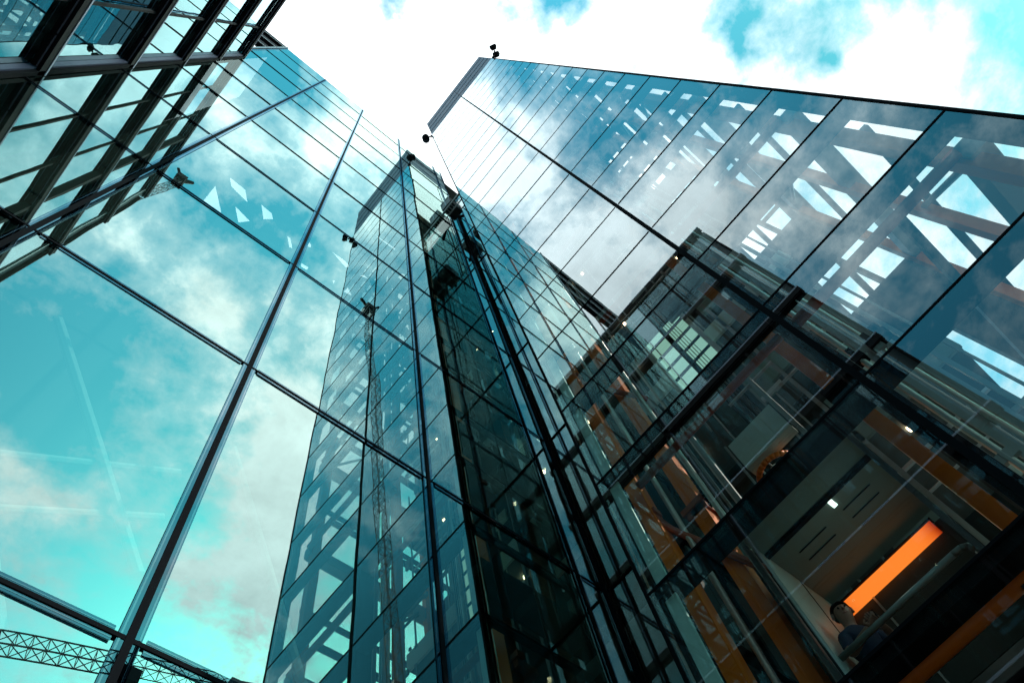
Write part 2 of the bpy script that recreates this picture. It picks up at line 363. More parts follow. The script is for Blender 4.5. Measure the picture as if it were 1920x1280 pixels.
for t in ftop:
    if t < 0: continue
    f_ = P(MB().box(UF - .055, UF, UY0, UY1, t - .30, t), 'fin', M['blackmetal'], fin)
    for nm, bb, mt in (('fin_soffit', (UX + .065, UF - .0555, UY0 + .03, UY1, t - .27, t - .02), M['finweb']), ('inner_fin', (UX + .005, UX + .0645, UY0, UY1, t - .32, t - .0), M['blackmetal']),
                       ('fin_edge', (UF + .001, UF + .012, UY0, UY1, t - .06, t - .0), M['finweb'])):
        a = P(MB().box(*bb), nm, mt, f_); a.location = (0, 0, 0)
    for y in (-1.3, 1.15, 2.9):
        a = P(MB().box(UX + .068, UF - .057, y - .012, y + .012, t - .275, t - .2701), 'soffit_joint', M['gasket'], f_); a.location = (0, 0, 0)
# big vertical members seen between the fins
P(MB().box(UX - .45, UX - .15, 0.75, 1.10, GZ, UTOP - .5), 'column', M['darkmetal'], fin)
P(MB().box(UX - .02, UX + .09, 0.0, 0.10, GZ, UTOP - .3), 'riser', M['blackmetal'], fin)
P(MB().box(UX - .3, UX + .004, UY0 + .10, UY0 + .30, GZ, UTOP - .5), 'corner_column', M['darkmetal'], fin)
P(MB().box(UX - .1, UX + .03, UY0 + .36, UY0 + .40, GZ, UTOP - .5), 'corner_trim', M['framelight'], fin)
P(MB().box(UX + .005, UX + .10, UY1 - .11, UY1 - .004, GZ, UTOP - .1), 'junction_frame', M['navymetal'], fin)
P(MB().box(UX + .1005, UX + .15, UY1 - .08, UY1 - .004, GZ, UTOP - .1), 'junction_gasket', M['gasket'], fin)
P(MB().box(-14, UX - .1, UY0, UY0 + .04, GZ, UTOP - .6), 'end_wall', M['darkmetal'], fin)

# ---------------------------------------------------------------- lift tower (front glass x = 5)
TX, TY0, TY1, TYC, TXB = 5.0, -3.42, 2.45, -0.505, 9.5
PH = STOREY / 2
TBAND, TTOP = 48.8, 56.4
tower = empty('glass_lift_tower', (TX, 0, GZ), 'tallest glass tower on the right, orange columns and lift machinery behind its panes', 'building')
tz = [GZ, J - 2 * PH, J - PH]
z = J
while z < TBAND - 1.5: tz.append(z); z += PH
tz.append(TBAND)
for k in range(len(tz) - 1):
    for a, b in ((TY0, TYC), (TYC, TY1)):
        pane('glass_panel', tower, 'x', TX, a + .025, b - .025, tz[k] + .012, tz[k + 1] - .012, M['glassR'], tilt=0.0007)
sx_ = [TX + .03, 7.25, TXB]
for k in range(len(tz) - 1):
    for a, b in zip(sx_, sx_[1:]):
        pane('side_glass_panel', tower, 'y', TY1, a + .015, b - .015, tz[k] + .012, tz[k + 1] - .012, M['glassS'], tilt=0.0009, outward=1)
m = MB()
for k in range(0, len(tz) - 1, 2):
    pass
for k in range(len(tz) - 1):
    for a, b in zip(sx_, sx_[1:]): m.box(a + .015, b - .015, TY0, TY0 + .02, tz[k] + .012, tz[k + 1] - .012, faces=[1, 1, 0, 1, 1, 1])
tag(P(m, 'far_side_glazing', [M['clear'], M['clear']], tower), kind='stuff')
# gaskets, mullions
for y, w in ((TY0, .03), (TYC, .035), (TY1, .03)):
    P(MB().box(TX - .012, TX + .06, y - w + (.0 if y != TY0 else .02), y + w - (.0 if y != TY1 else .02), GZ, TBAND), 'mullion', M['gasket'], tower)
P(MB().box(TX + .0605, TX + .36, TYC - .085, TYC + .085, GZ, TBAND), 'centre_column', M['blackmetal'], tower)
for x in (7.25, 9.5): P(MB().box(x - .02, x + .02, TY1 - .05, TY1 + .01, GZ, TBAND), 'side_mullion', M['gasket'], tower)
for i, z in enumerate(tz[1:-1]):
    m = MB()
    for a, b in ((TY0 + .011, TYC - .0455), (TYC + .0455, TY1 - .011)): m.box(TX - .008, TX + .04, a, b, z - .014, z + .014)
    tr_ = P(m, 'transom', M['gasket'], tower)
    m = MB()
    dk = .21 if z < 14 else .16
    for a, b in ((TY0 + .05, TYC - .09), (TYC + .09, TY1 - .05)): m.box(TX + .05, TX + .05 + dk, a, b, z - .10, z + .012)
    a = P(m, 'spandrel_beam', M['blackmetal'], tr_); a.location = (0, 0, 0)
    m = MB().box(TX + .08, TXB, TY1 - .12, TY1 - .025, z - .035, z + .012)
    a = P(m, 'side_transom', M['gasket'], tr_); a.location = (0, 0, 0)
# parapet
for k in range(4):
    z0 = TBAND + .02 + k * (TTOP - TBAND) / 4; z1 = TBAND + (k + 1) * (TTOP - TBAND) / 4 - .30
    for a, b in ((TY0, TYC), (TYC, TY1)):
        P(MB().box(TX, TX + .25, a + .012, b - .012, z0, z1), 'parapet_panel', M['clad'], tower)
    for a, b in ((TX + .251, 7.25), (7.25, TXB)):
        P(MB().box(a + .012, b - .012, TY1 - .24, TY1, z0, z1), 'parapet_panel', M['clad'], tower)
P(MB().box(TX + .02, TX + .23, TY0 + .02, TY1 - .02, TBAND - .05, TTOP - .08), 'parapet_backing', M['gasket'], tower)
P(MB().box(TX + .26, TXB, TY1 - .22, TY1 - .03, TBAND - .05, TTOP - .08), 'parapet_backing', M['gasket'], tower)
P(MB().box(TX + .26, TXB, TY0, TY1 - .25, TBAND - .3, TBAND - .06), 'roof', M['slab'], tower)
# structure inside: vertical members
def vert(name, mat, x, y, w, d, par=tower, z0=GZ, z1=TBAND - .4, **k): return P(MB().box(x, x + d, y - w / 2, y + w / 2, z0, z1), name, mat, par, **k)
vert('teal_strip', M['teal'], TX + .12, 2.30, .20, .03)
vert('orange_column', M['orange'], 5.50, 2.235, .18, .2)
vert('orange_column', M['orange'], 5.90, 1.78, .19, .2)
vert('orange_column', M['orange'], 5.75, -0.33, .16, .16)
vert('orange_column', M['orange'], 5.45, -3.15, .18, .22)
vert('edge_post', M['blackmetal'], TX + .065, TY0 + .12, .19, .12)
vert('edge_post', M['blackmetal'], TX + .07, TY1 - .08, .05, .12)
vert('orange_column', M['orange'], 7.05, -3.18, .16, .2)
vert('orange_column', M['orange'], 8.95, -3.18, .16, .2)
for x, y, r in ((5.70, 1.99, .035), (5.66, 1.50, .038), (5.85, -.75, .035), (5.95, -.98, .03)):
    P(MB().bar((x, y, GZ), (x, y, TBAND - .4), r, 12), 'guide_tube', M['steel'], tower, smooth=True)
for y, w, x in ((-.62, .05, 5.5), (-.86, .07, 5.9), (-1.10, .09, 6.1), (-1.28, .05, 6.2), (1.62, .06, 7.2), (-.12, .06, 7.1)):
    vert('guide_rail', M['steeldark'], x, y, w, .08)
# far side frame: columns and beams along x at every storey, the half storeys lighter
for i, z in enumerate(tz[1:-1]):
    if abs(((z - J) / STOREY) - round((z - J) / STOREY)) < .01:
        P(MB().box(TX + .4, TXB, TY0 + .03, TY0 + .30, z - .38, z - .02), 'edge_beam', M['steeldark'], tower)
        P(MB().box(TX + .4, TXB, TY0 + 1.15, TY0 + 1.25, z - .28, z - .16), 'walkway_beam', M['darkmetal'], tower)
        P(MB().bar((5.36, TY0 + .3, z - .2), (5.36, TYC - .1, z - .2), .075, 10), 'cross_tube', M['brown'], tower, smooth=True)
        P(MB().bar((5.40, TYC + .1, z - (.09 if z > J + 1 else .02)), (5.40, 2.1, z - (.09 if z > J + 1 else .02)), .055 if z > J + 1 else .09, 12), 'cross_tube', M['brown'] if z > J + 1 else M['orange'], tower, smooth=True)
        P(MB().box(7.15, TXB - .2, -1.7, 2.2, z - .34, z - .02), 'floor_slab', M['slab'], tower)
        P(MB().box(7.10, 7.149, -1.7, 2.2, z - .40, z + .06), 'slab_edge', M['palepanel'] if i % 4 else M['panelgreen'], tower)
    else:
        P(MB().box(TX + .5, TXB, TY0 + .05, TY0 + .15, z - .12, z - .02), 'half_beam', M['darkmetal'], tower)
for i, z in enumerate(tz[1:-1]):
    if z > 46: break
    if i % 3 != 1: continue
    a_, b_ = ((5.7, 7.13), (7.2, 9.03))[i % 2]
    m = MB().bar((a_, TY0 + .22, z), (b_, TY0 + .22, z + PH - .02), .045, 6)
    P(m, 'side_brace', M['darkmetal'], tower)
# back wall in strips with irregular window openings
k = 0
for i in range(12):
    zb, zt = J + i * STOREY - STOREY + .0, J + i * STOREY
    m = MB(); r = random.Random(50 + i)
    m.box(TXB, TXB + .2, TY0, TY1, zt - .9, zt)
    m.box(TXB, TXB + .2, TY0, TY1, zb, zb + .55)
    y = TY0
    fr = MB(); 
    while y < TY1 - .05:
        w = r.choice((.45, .7, .95, 1.2)); y1 = min(y + w, TY1)
        kind = r.random()
        if i == 2 and y1 > -2.3 and y < -1.45: pass
        elif kind < .36: m.box(TXB, TXB + .2, y, y1, zb + .55, zt - .9)
        else:
            m.box(TXB, TXB + .2, y, y + .08, zb + .55, zt - .9)
            q = r.uniform(.2, .8); zq = zb + .55 + q * (STOREY - 1.45)
            m.box(TXB + .01, TXB + .1, y + .08, y1, zq, zq + .07)
            if r.random() < .5: m.box(TXB, TXB + .19, y + .08, y1, zb + .55, zq)
        y = y1
    P(m, 'back_wall', M['darkwall'], tower)
    for q in range(5):
        y0 = r.uniform(-1.6, 1.9); z0 = zb + r.uniform(.5, 2.6); P(MB().box(7.3 + q * .2, 7.36 + q * .2, y0, y0 + r.uniform(.15, .5), z0, z0 + r.uniform(.3, 1.1)), 'cabinet_panel', M['palepanel'] if q % 2 else M['panelgreen'], tower)
P(MB().box(8.2, 9.2, .2, .3, GZ, TBAND - .4), 'shaft_wall', M['darkwall'], tower)
P(MB().box(7.6, 7.72, 1.75, 2.3, GZ, TBAND - .4), 'shaft_wall', M['darkwall'], tower)

# ---------------------------------------------------------------- link block between tower and mirror wall
KX, KTOP = 6.2, 35.25
link = empty('link_block', (KX, 3.0, GZ), 'narrow lower glass block in the gap beside the tower', 'building')
kz = [GZ, J]
while kz[-1] + STOREY < KTOP: kz.append(kz[-1] + STOREY)
kz.append(KTOP)
for k in range(len(kz) - 1):
    pane('glass_panel', link, 'x', KX + .05, 2.46, 3.50, kz[k] + .012, kz[k + 1] - .012, M['glassR'], tilt=0.001)
    P(MB().box(KX + .03, KX + .10, 2.46, 3.50, kz[k + 1] - .012, kz[k + 1] + .012), 'transom', M['gasket'], link)
    P(MB().box(KX + .6, KX + 3.5, 2.47, 6.9, kz[k + 1] - .35, kz[k + 1] - .05), 'floor_slab', M['slab'], link)
    P(MB().box(KX + .5, KX + .55, 2.6, 3.3, kz[k + 1] - 2.4, kz[k + 1] - 2.2), 'rail', M['palepanel'], link)
P(MB().box(KX - .05, KX + .01, 3.50, 3.56, GZ, KTOP), 'corner_column', M['gasket'], link)
P(MB().box(KX + 3.5, KX + 3.6, 2.46, 7.1, GZ, KTOP), 'back_wall', M['darkwall'], link)
P(MB().box(KX + .2, KX + 3.49, 6.91, 7.0, GZ, KTOP), 'side_wall', M['darkwall'], link)

# fine fittings of the shafts: rails, cables, trunking, door lines
for k_, (ra, x, w) in enumerate(((-.115, 5.5, .018), (-.128, 5.8, .03), (-.143, 6.0, .02), (-.155, 6.3, .045), (-.172, 6.4, .02), (-.186, 6.6, .05), (-.205, 6.7, .025), (-.232, 6.9, .03), (.228, 6.3, .02), (.243, 6.6, .035), (.150, 6.9, .02), (.055, 7.05, .03), (-.05, 6.8, .02), (.352, 8.0, .02))):
    vert('guide_rail', M['steel'] if k_ % 2 == 0 else M['steeldark'], x, ra * x, w, .05)
cb = MB()
for q in range(6): cb.bar((6.55, .45 + q * .05, 8.0), (6.55, .45 + q * .05, TBAND - .5), .007, 5)
P(cb, 'lift_cable', M['gasket'], tower)
r = random.Random(23)
for i, z in enumerate(tz[2:-1]):
    if z > 30: break
    m = MB(); n = MB()
    for q in range(3):
        zz = z + r.uniform(.2, 1.8); x = r.uniform(5.7, 7.0); a = r.uniform(-.4, .5); b = a + r.uniform(.3, .9)
        m.box(x, x + .04, a, b, zz, zz + r.choice((.03, .05, .08)))
        x = r.uniform(5.7, 6.8); a = r.uniform(-1.4, -.7); n.box(x, x + .05, a, a + r.uniform(.08, .3), zz, zz + r.choice((.05, .12, .3)))
    for q in range(5):
        x = r.uniform(5.8, 6.9); a = r.uniform(-1.3, -.7); zz = z + r.uniform(.1, 1.8)
        n.box(x, x + .03, a, a + .06, zz, zz + .06)
    P(m, 'cross_rail', M['steel'] if i % 2 else M['steeldark'], tower); P(n, 'trunking_box', M['palepanel'] if i % 3 == 0 else M['steeldark'], tower)
    if i % 2 == 0:
        d = MB()
        for q in range(7): d.box(7.16, 7.19, -1.5 + q * .55, -1.47 + q * .55, z + .02, z + STOREY - .5)
        P(d, 'door_frame', M['steeldark'], tower)
        P(MB().box(7.2, 7.24, -1.5, 1.7, z + 1.0, z + 1.05).box(7.2, 7.24, -1.5, 1.7, z + .55, z + .57), 'lobby_rail', M['steel'], tower)
        c_ = r.uniform(-.9, .5)
        P(MB().box(8.0, 8.05, c_, c_ + r.uniform(.5, 1.0), z + .9, z + 2.6), 'cabinet_panel', M['panelgreen'], tower)

# dark lining panels behind the tower's side glass, with open bays
r = random.Random(11)
for k in range(len(tz) - 2):
    m = MB(); x = 5.25
    while x < 9.35:
        w = r.choice((.22, .3, .45, .6)); x1 = min(x + w, 9.4)
        if r.random() < .82: m.box(x, x1 - .02, 2.37, 2.40, tz[k] + .02 + r.choice((0, 0, .3)), tz[k + 1] - r.choice((.11, .11, .4, .7)))
        x = x1
    if m.v: P(m, 'lining_panel', M['darkwall'], tower)

# warm downlights under the lobby floors
for i, z in enumerate(tz[1:-1]):
    if abs(((z - J) / STOREY) - round((z - J) / STOREY)) < .01 and z < 24:
        for (x, y) in ((7.6, 1.3), (8.6, 1.95), (7.5, -.6)):
            P(MB().bar((x, y, z - .40), (x, y, z - .345), .035, 10), 'downlight', M['lampwarm'], tower)
for (x, y, z) in ((6.9, 2.9, 12.6), (6.9, 3.1, 8.3), (7.0, 2.8, 20.8)):
    P(MB().bar((x, y, z), (x, y, z + .05), .035, 10), 'downlight', M['lampwarm'], link)

# big bright gridded window high in the lobby back wall, and steel brackets on the columns
for z in (3.8, 7.92, 12.05, 16.17):
    for (x, y) in ((5.55, 2.17), (5.9, 1.68)):
        P(MB().box(x, x + .34, y - .03, y + .26, z - .62, z - .50).box(x - .02, x + .1, y - .06, y + .30, z - .50, z - .40), 'bracket', M['brown'], tower)
    P(MB().box(5.6, 5.76, -.46, -.18, z - 1.2, z - 1.05), 'bracket', M['blackmetal'], tower)
    P(MB().bar((5.6, 2.2, z - .6), (5.95, 1.5, z - 2.0), .045, 8), 'diagonal_strut', M['brown'], tower)
    for q in range(7):
        y = 1.62; P(MB().box(5.63, 5.68, 1.53, 1.56, z - 1.0 + q * .09, z - .95 + q * .09), 'clip', M['gasket'], tower)
    for y in (-.75, -.98, -1.10):
        P(MB().box(5.78, 5.9, y - .07, y + .07, z - .9, z - .78).box(5.80, 5.86, y - .03, y + .03, z - .78, z - .6), 'rail_clamp', M['blackmetal'], tower)

# ---------------------------------------------------------------- lift cars
def lift_car(zf, zc, label, upper=False):
    c = empty('lift_car', (6.1, .7, zf), label, 'lift car')
    Y0, Y1, X0, X1 = -.06, 1.45, 5.36, 6.95
    P(MB().box(X0, X1, Y0, Y1, zf - .12, zf), 'floor', M['darkmetal'], c)
    P(MB().box(X0 + .05, X1 - .035, Y0, Y1, zc, zc + .04), 'ceiling', M['carpanel'], c)
    P(MB().box(X0 + .42, X0 + .47, Y0 + .002, Y1 - .002, zc - .05, zc - .001), 'ceiling_rib', M['blackmetal'], c)
    P(MB().box(X1 - .03, X1, Y0, Y1, zf + 1.15, zc - .13), 'back_panel', M['darkwall'], c)
    P(MB().box(X1 - .03, X1, Y0, Y1, zf, zf + 1.14), 'back_panel', M['darkmetal'], c)
    for y in (Y0, Y1 - .03):
        P(MB().box(X0 + .35, X1 - .031, y, y + .03, zf, zc - .004), 'side_panel', M['palepanel'] , c)
    P(MB().box(X0 + 1.0, X0 + 1.012, Y1 - .036, Y1 - .0305, zf, zc - .01), 'panel_joint', M['gasket'], c)
    sl = MB()
    for q in range(3):
        for (a, b) in ((Y0 + .25, Y0 + .62), (Y0 + .86, Y0 + 1.24)):
            sl.box(X0 + .72 + q * .16, X0 + .735 + q * .16, a, b, zc - .006, zc - .001)
    P(sl, 'ceiling_slot', M['gasket'], c)
    fr = MB()
    for y in (Y0, Y1 - .05): fr.box(X0, X0 + .05, y, y + .05, zf, zc + .02)
    fr.box(X0, X0 + .05, Y0 + .05, Y1 - .05, zc - .03, zc + .02).box(X0, X0 + .05, Y0 + .05, Y1 - .05, zf - .12, zf)
    P(fr, 'front_frame', M['darkmetal'], c)
    P(MB().box(X0 - .02, X0, Y0, Y1, zc + .021, zc + .13), 'head_trim', M['maroon'], c)
    P(MB().path([(X0 + .14, Y0 + .05, zf + .65), (X0 + .14, Y0 + .05, zf + .92), (X0 + .14, Y0 + .07, zf + .99), (X0 + .14, Y0 + .12, zf + 1.025), (X0 + .14, Y0 + .2, zf + 1.03), (X0 + .14, Y1 - .1, zf + 1.03)], .028, 10), 'handrail', M['steeldark'], c, smooth=True)
    if not upper:
        P(MB().box(X1 - .10, X1 - .04, .08, Y1 - .02, zc - .285, zc - .13), 'light_panel', M['striporange'], c)
    if not upper: P(MB().box(X1 - .13, X1 - .031, .06, Y1 - .031, zc - .128, zc - .120), 'light_hood', M['blackmetal'], c)  # added plate, keeps the strip's orange light off the ceiling
    P(MB().box(X0 + .5, X0 + .62, .55, .60, zc - .012, zc - .002), 'ceiling_light', M['lampcool'], c)  # added fixture to go with the fill light below
    pl_ = bpy.data.lights.new('car_light', 'POINT'); pl_.energy = 2.4; pl_.color = (.75, 1, .92); pl_.shadow_soft_size = .12  # fill light added to brighten the dark car ceiling
    po = bpy.data.objects.new('car_light', pl_); col.objects.link(po); po.parent = c; po.location = Vector((X0 + .56, .6, zc - .75)) - c.location
    return c
M['maroon'] = bsdf_mat('maroon_trim', (0.09, 0.008, 0.02), 0.5)
lift_car(3.3, 5.98, 'lift car behind the front glass with a glowing orange light panel and a passenger')

# lift machinery above the car: crosshead plate, pulley wheel, hanging frame
mc = empty('lift_machinery', (6.1, .7, 7.0), 'steel crosshead frame with a pulley wheel hanging above the lift car', 'lift machinery')
P(MB().box(6.0, 6.16, .30, 1.02, 7.35, 7.40).box(6.0, 6.03, .30, 1.02, 7.401, 7.9), 'crosshead', M['palepanel'], mc)
for y in (.22, 1.30): P(MB().box(6.0, 6.07, y, y + .06, 6.2, 8.6), 'hanger', M['steeldark'], mc)
P(MB().box(5.98, 6.02, -.1, 1.5, 6.9, 6.96), 'cross_rail', M['steel'], mc)
wm = MB(); cx, cy_, cz = 6.3, .80, 7.25
for i in range(28):
    a0, a1 = 2 * math.pi * i / 28, 2 * math.pi * (i + 1) / 28
    wm.bar((cx + .26 * math.cos(a0), cy_ + .26 * math.sin(a0), cz), (cx + .26 * math.cos(a1), cy_ + .26 * math.sin(a1), cz), .035, 6)
w_ = P(wm, 'pulley_wheel', M['orange'], mc, smooth=True)
a = P(MB().bar((cx, cy_, cz - .05), (cx, cy_, cz + .05), .11, 16), 'hub', M['palepanel'], w_, smooth=True); a.location = (0, 0, 0)
sp = MB()
for i in range(6): t = math.pi / 3 * i; sp.bar((cx, cy_, cz), (cx + .25 * math.cos(t), cy_ + .25 * math.sin(t), cz), .012, 6)
a = P(sp, 'spoke', M['steel'], w_); a.location = (0, 0, 0)
P(MB().box(6.1, 6.13, .45, .50, 6.85, 6.89).box(6.1, 6.11, .38, .60, 7.05, 7.07), 'indicator_lamp', M['lampcool'], mc)

# gridded white frame high in the shaft, a glowing panel stands in for sky
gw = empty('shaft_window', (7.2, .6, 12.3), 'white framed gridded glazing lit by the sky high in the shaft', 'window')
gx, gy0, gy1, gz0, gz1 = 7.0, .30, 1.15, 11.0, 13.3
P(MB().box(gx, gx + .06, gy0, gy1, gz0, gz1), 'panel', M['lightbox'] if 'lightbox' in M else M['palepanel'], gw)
bars = MB()
for q in range(6): bars.box(gx - .03, gx - .002, gy0, gy1, gz0 + q * (gz1 - gz0) / 5 - .03, gz0 + q * (gz1 - gz0) / 5 + .03)
bars.box(gx - .06, gx - .031, (gy0 + gy1) / 2 - .05, (gy0 + gy1) / 2 + .05, gz0, gz1)
P(bars, 'glazing_bar', M['gasket'], gw)
P(MB().box(gx - .12, gx - .061, gy1, gy1 + .09, gz0 - .2, gz1 + .2).box(gx - .12, gx - .061, gy0 - .09, gy0, gz0 - .2, gz1 + .2), 'frame', M['palepanel'], gw)

# ---------------------------------------------------------------- roof edge floodlights
def flood(loc, arm, axis, label):
    c = empty('floodlight', loc, label, 'floodlight', 'double headed floodlights on the tower parapet')
    ox, oy, oz = loc
    A = Vector(arm)
    m = MB().bar((ox, oy, oz), (ox + A.x, oy + A.y, oz + A.z), .045, 8); P(m, 'arm', M['blackmetal'], c)
    P(MB().box(ox - .05, ox + .09, oy - .05, oy + .05, oz - .15, oz + .15), 'base_plate', M['blackmetal'], c)
    ax = Vector(axis)
    for s_ in (-1, 1):
        p = Vector((ox, oy, oz)) + A + ax * .22 * s_
        m = MB().bar(p - ax * .15, p + ax * .02 * s_, .19, 14, r2=.23).bar(p + ax * .02 * s_, p + ax * .17, .23, 14, r2=.14); P(m, 'lamp_head', M['blackmetal'], c, smooth=True)
    return c
flood((TX - .06, TY0 - .02, 47.9), (-.10, -.38, .5), (.9, .43, 0), 'black double headed floodlight on the tower roof corner nearest the open sky')
flood((TX - .06, TY1 + .02, 48.0), (-.12, .36, .5), (.3, .2, .93), 'black double headed floodlight on the tower corner over the narrow gap')

# ---------------------------------------------------------------- cleaning cradle on a ladder gantry across the gap
cg = empty('cleaning_cradle', (5.3, 3.0, 28.9), 'window cleaning cradle hung on a ladder gantry across the gap', 'cradle')
lad = MB()
for dx in (0, .22): lad.box(5.06 + dx, 5.10 + dx, 2.47, 3.55, 28.86, 28.93)
for q in range(9): lad.box(5.101, 5.279, 2.52 + q * .12, 2.54 + q * .12, 28.88, 28.91)
P(lad, 'gantry_ladder', M['steel'], cg)
P(MB().box(5.10, 5.75, 2.98, 3.48, 29.5, 30.5).box(5.2, 5.6, 3.05, 3.4, 30.501, 31.0), 'cradle_box', M['darkmetal'], cg)
P(MB().box(5.08, 5.0999, 2.98, 3.48, 30.42, 30.5).box(5.08, 5.0999, 3.2, 3.24, 29.5, 30.41), 'cradle_frame', M['framelight'], cg)
P(MB().bar((5.2, 3.2, 28.9), (5.3, 3.2, 29.52), .05).bar((5.6, 3.0, 28.2), (5.6, 3.4, 29.6), .06), 'hoist_arm', M['blackmetal'], cg)
P(MB().path([(5.5, 3.40, 29.5), (5.55, 3.42, 26.5), (5.5, 3.43, 22)], .022, 8).path([(5.3, 3.46, 29.0), (5.35, 3.47, 20)], .014, 6), 'hose', M['blackmetal'], cg)

# ---------------------------------------------------------------- tower cranes seen only as reflections
def lattice(mb, a, b, w, n, r, up=Vector((0, 0, 1))):
    a, b = Vector(a), Vector(b); d = (b - a).normalized(); s1 = d.cross(up)
    if s1.length < .1: s1 = d.cross(Vector((1, 0, 0)))
    s1.normalize(); s2 = d.cross(s1).normalized(); L = (b - a).length
    cs = [s1 * w / 2 + s2 * w / 2, s1 * -w / 2 + s2 * w / 2, s1 * -w / 2 - s2 * w / 2, s1 * w / 2 - s2 * w / 2]
    for c_ in cs: mb.bar(a + c_, b + c_, r, 5)
    for i in range(n):
        p0, p1 = a + d * L * i / n, a + d * L * (i + 1) / n
        for k in range(4):
            c0, c1 = cs[k], cs[(k + 1) % 4]
            mb.bar(p0 + (c0 if i % 2 else c1), p1 + (c1 if i % 2 else c0), r * .6, 4, caps=False)
            mb.bar(p0 + c0, p0 + c1, r * .6, 4, caps=False)
    return mb
c1 = empty('tower_crane', (-20, -31.6, GZ), 'luffing crane with a long raised lattice jib, reflected between the glass walls', 'crane')
P(lattice(MB(), (-20, -31.6, GZ), (-20, -31.6, 46), 2.0, 18, .11), 'mast', M['darkmetal'], c1)
P(lattice(MB(), (-20, -31.6, 48), (-14, -31.6, 133), .95, 70, .045), 'jib', M['darkmetal'], c1)
P(MB().box(-21.5, -18.7, -33, -30.2, 46, 48), 'slewing_cab', M['darkmetal'], c1)
P(MB().box(-14.9, -13.3, -32.6, -30.8, 133, 135).bar((-14, -31.6, 134), (-12.4, -31.6, 136.5), .3).bar((-14, -31.6, 134), (-15.4, -30.6, 135.5), .25), 'jib_head', M['blackmetal'], c1)
c2 = empty('tower_crane', (9.4, -33, GZ), 'hammerhead tower crane reflected in the bottom left corner of the mirror wall', 'crane')
bx, by = 9.4, -32.1; ux, uy = -.953, -.303
P(lattice(MB(), (bx, by, GZ), (bx, by, 38), 1.6, 22, .09), 'mast', M['darkmetal'], c2)
P(lattice(MB(), (bx, by, 40), (bx + 24 * ux, by + 24 * uy, 40), .95, 26, .055), 'jib', M['darkmetal'], c2)
P(lattice(MB(), (bx, by, 40), (bx - 8 * ux, by - 8 * uy, 39.8), .9, 9, .04), 'counter_jib', M['darkmetal'], c2)
P(MB().box(bx - .7, bx + .7, by - .7, by + .7, 38.3, 39.3).bar((bx, by, 39.3), (bx, by, 42), .14), 'slewing_unit', M['blackmetal'], c2)
P(MB().box(bx - 7 * ux - 1, bx - 7 * ux + 1, by - 7 * uy - .8, by - 7 * uy + .8, 38.2, 39.9), 'counterweight', M['darkmetal'], c2)
P(MB().box(1.0, 2.6, -35.4, -34.2, 38.9, 39.9), 'trolley', M['blackmetal'], c2)

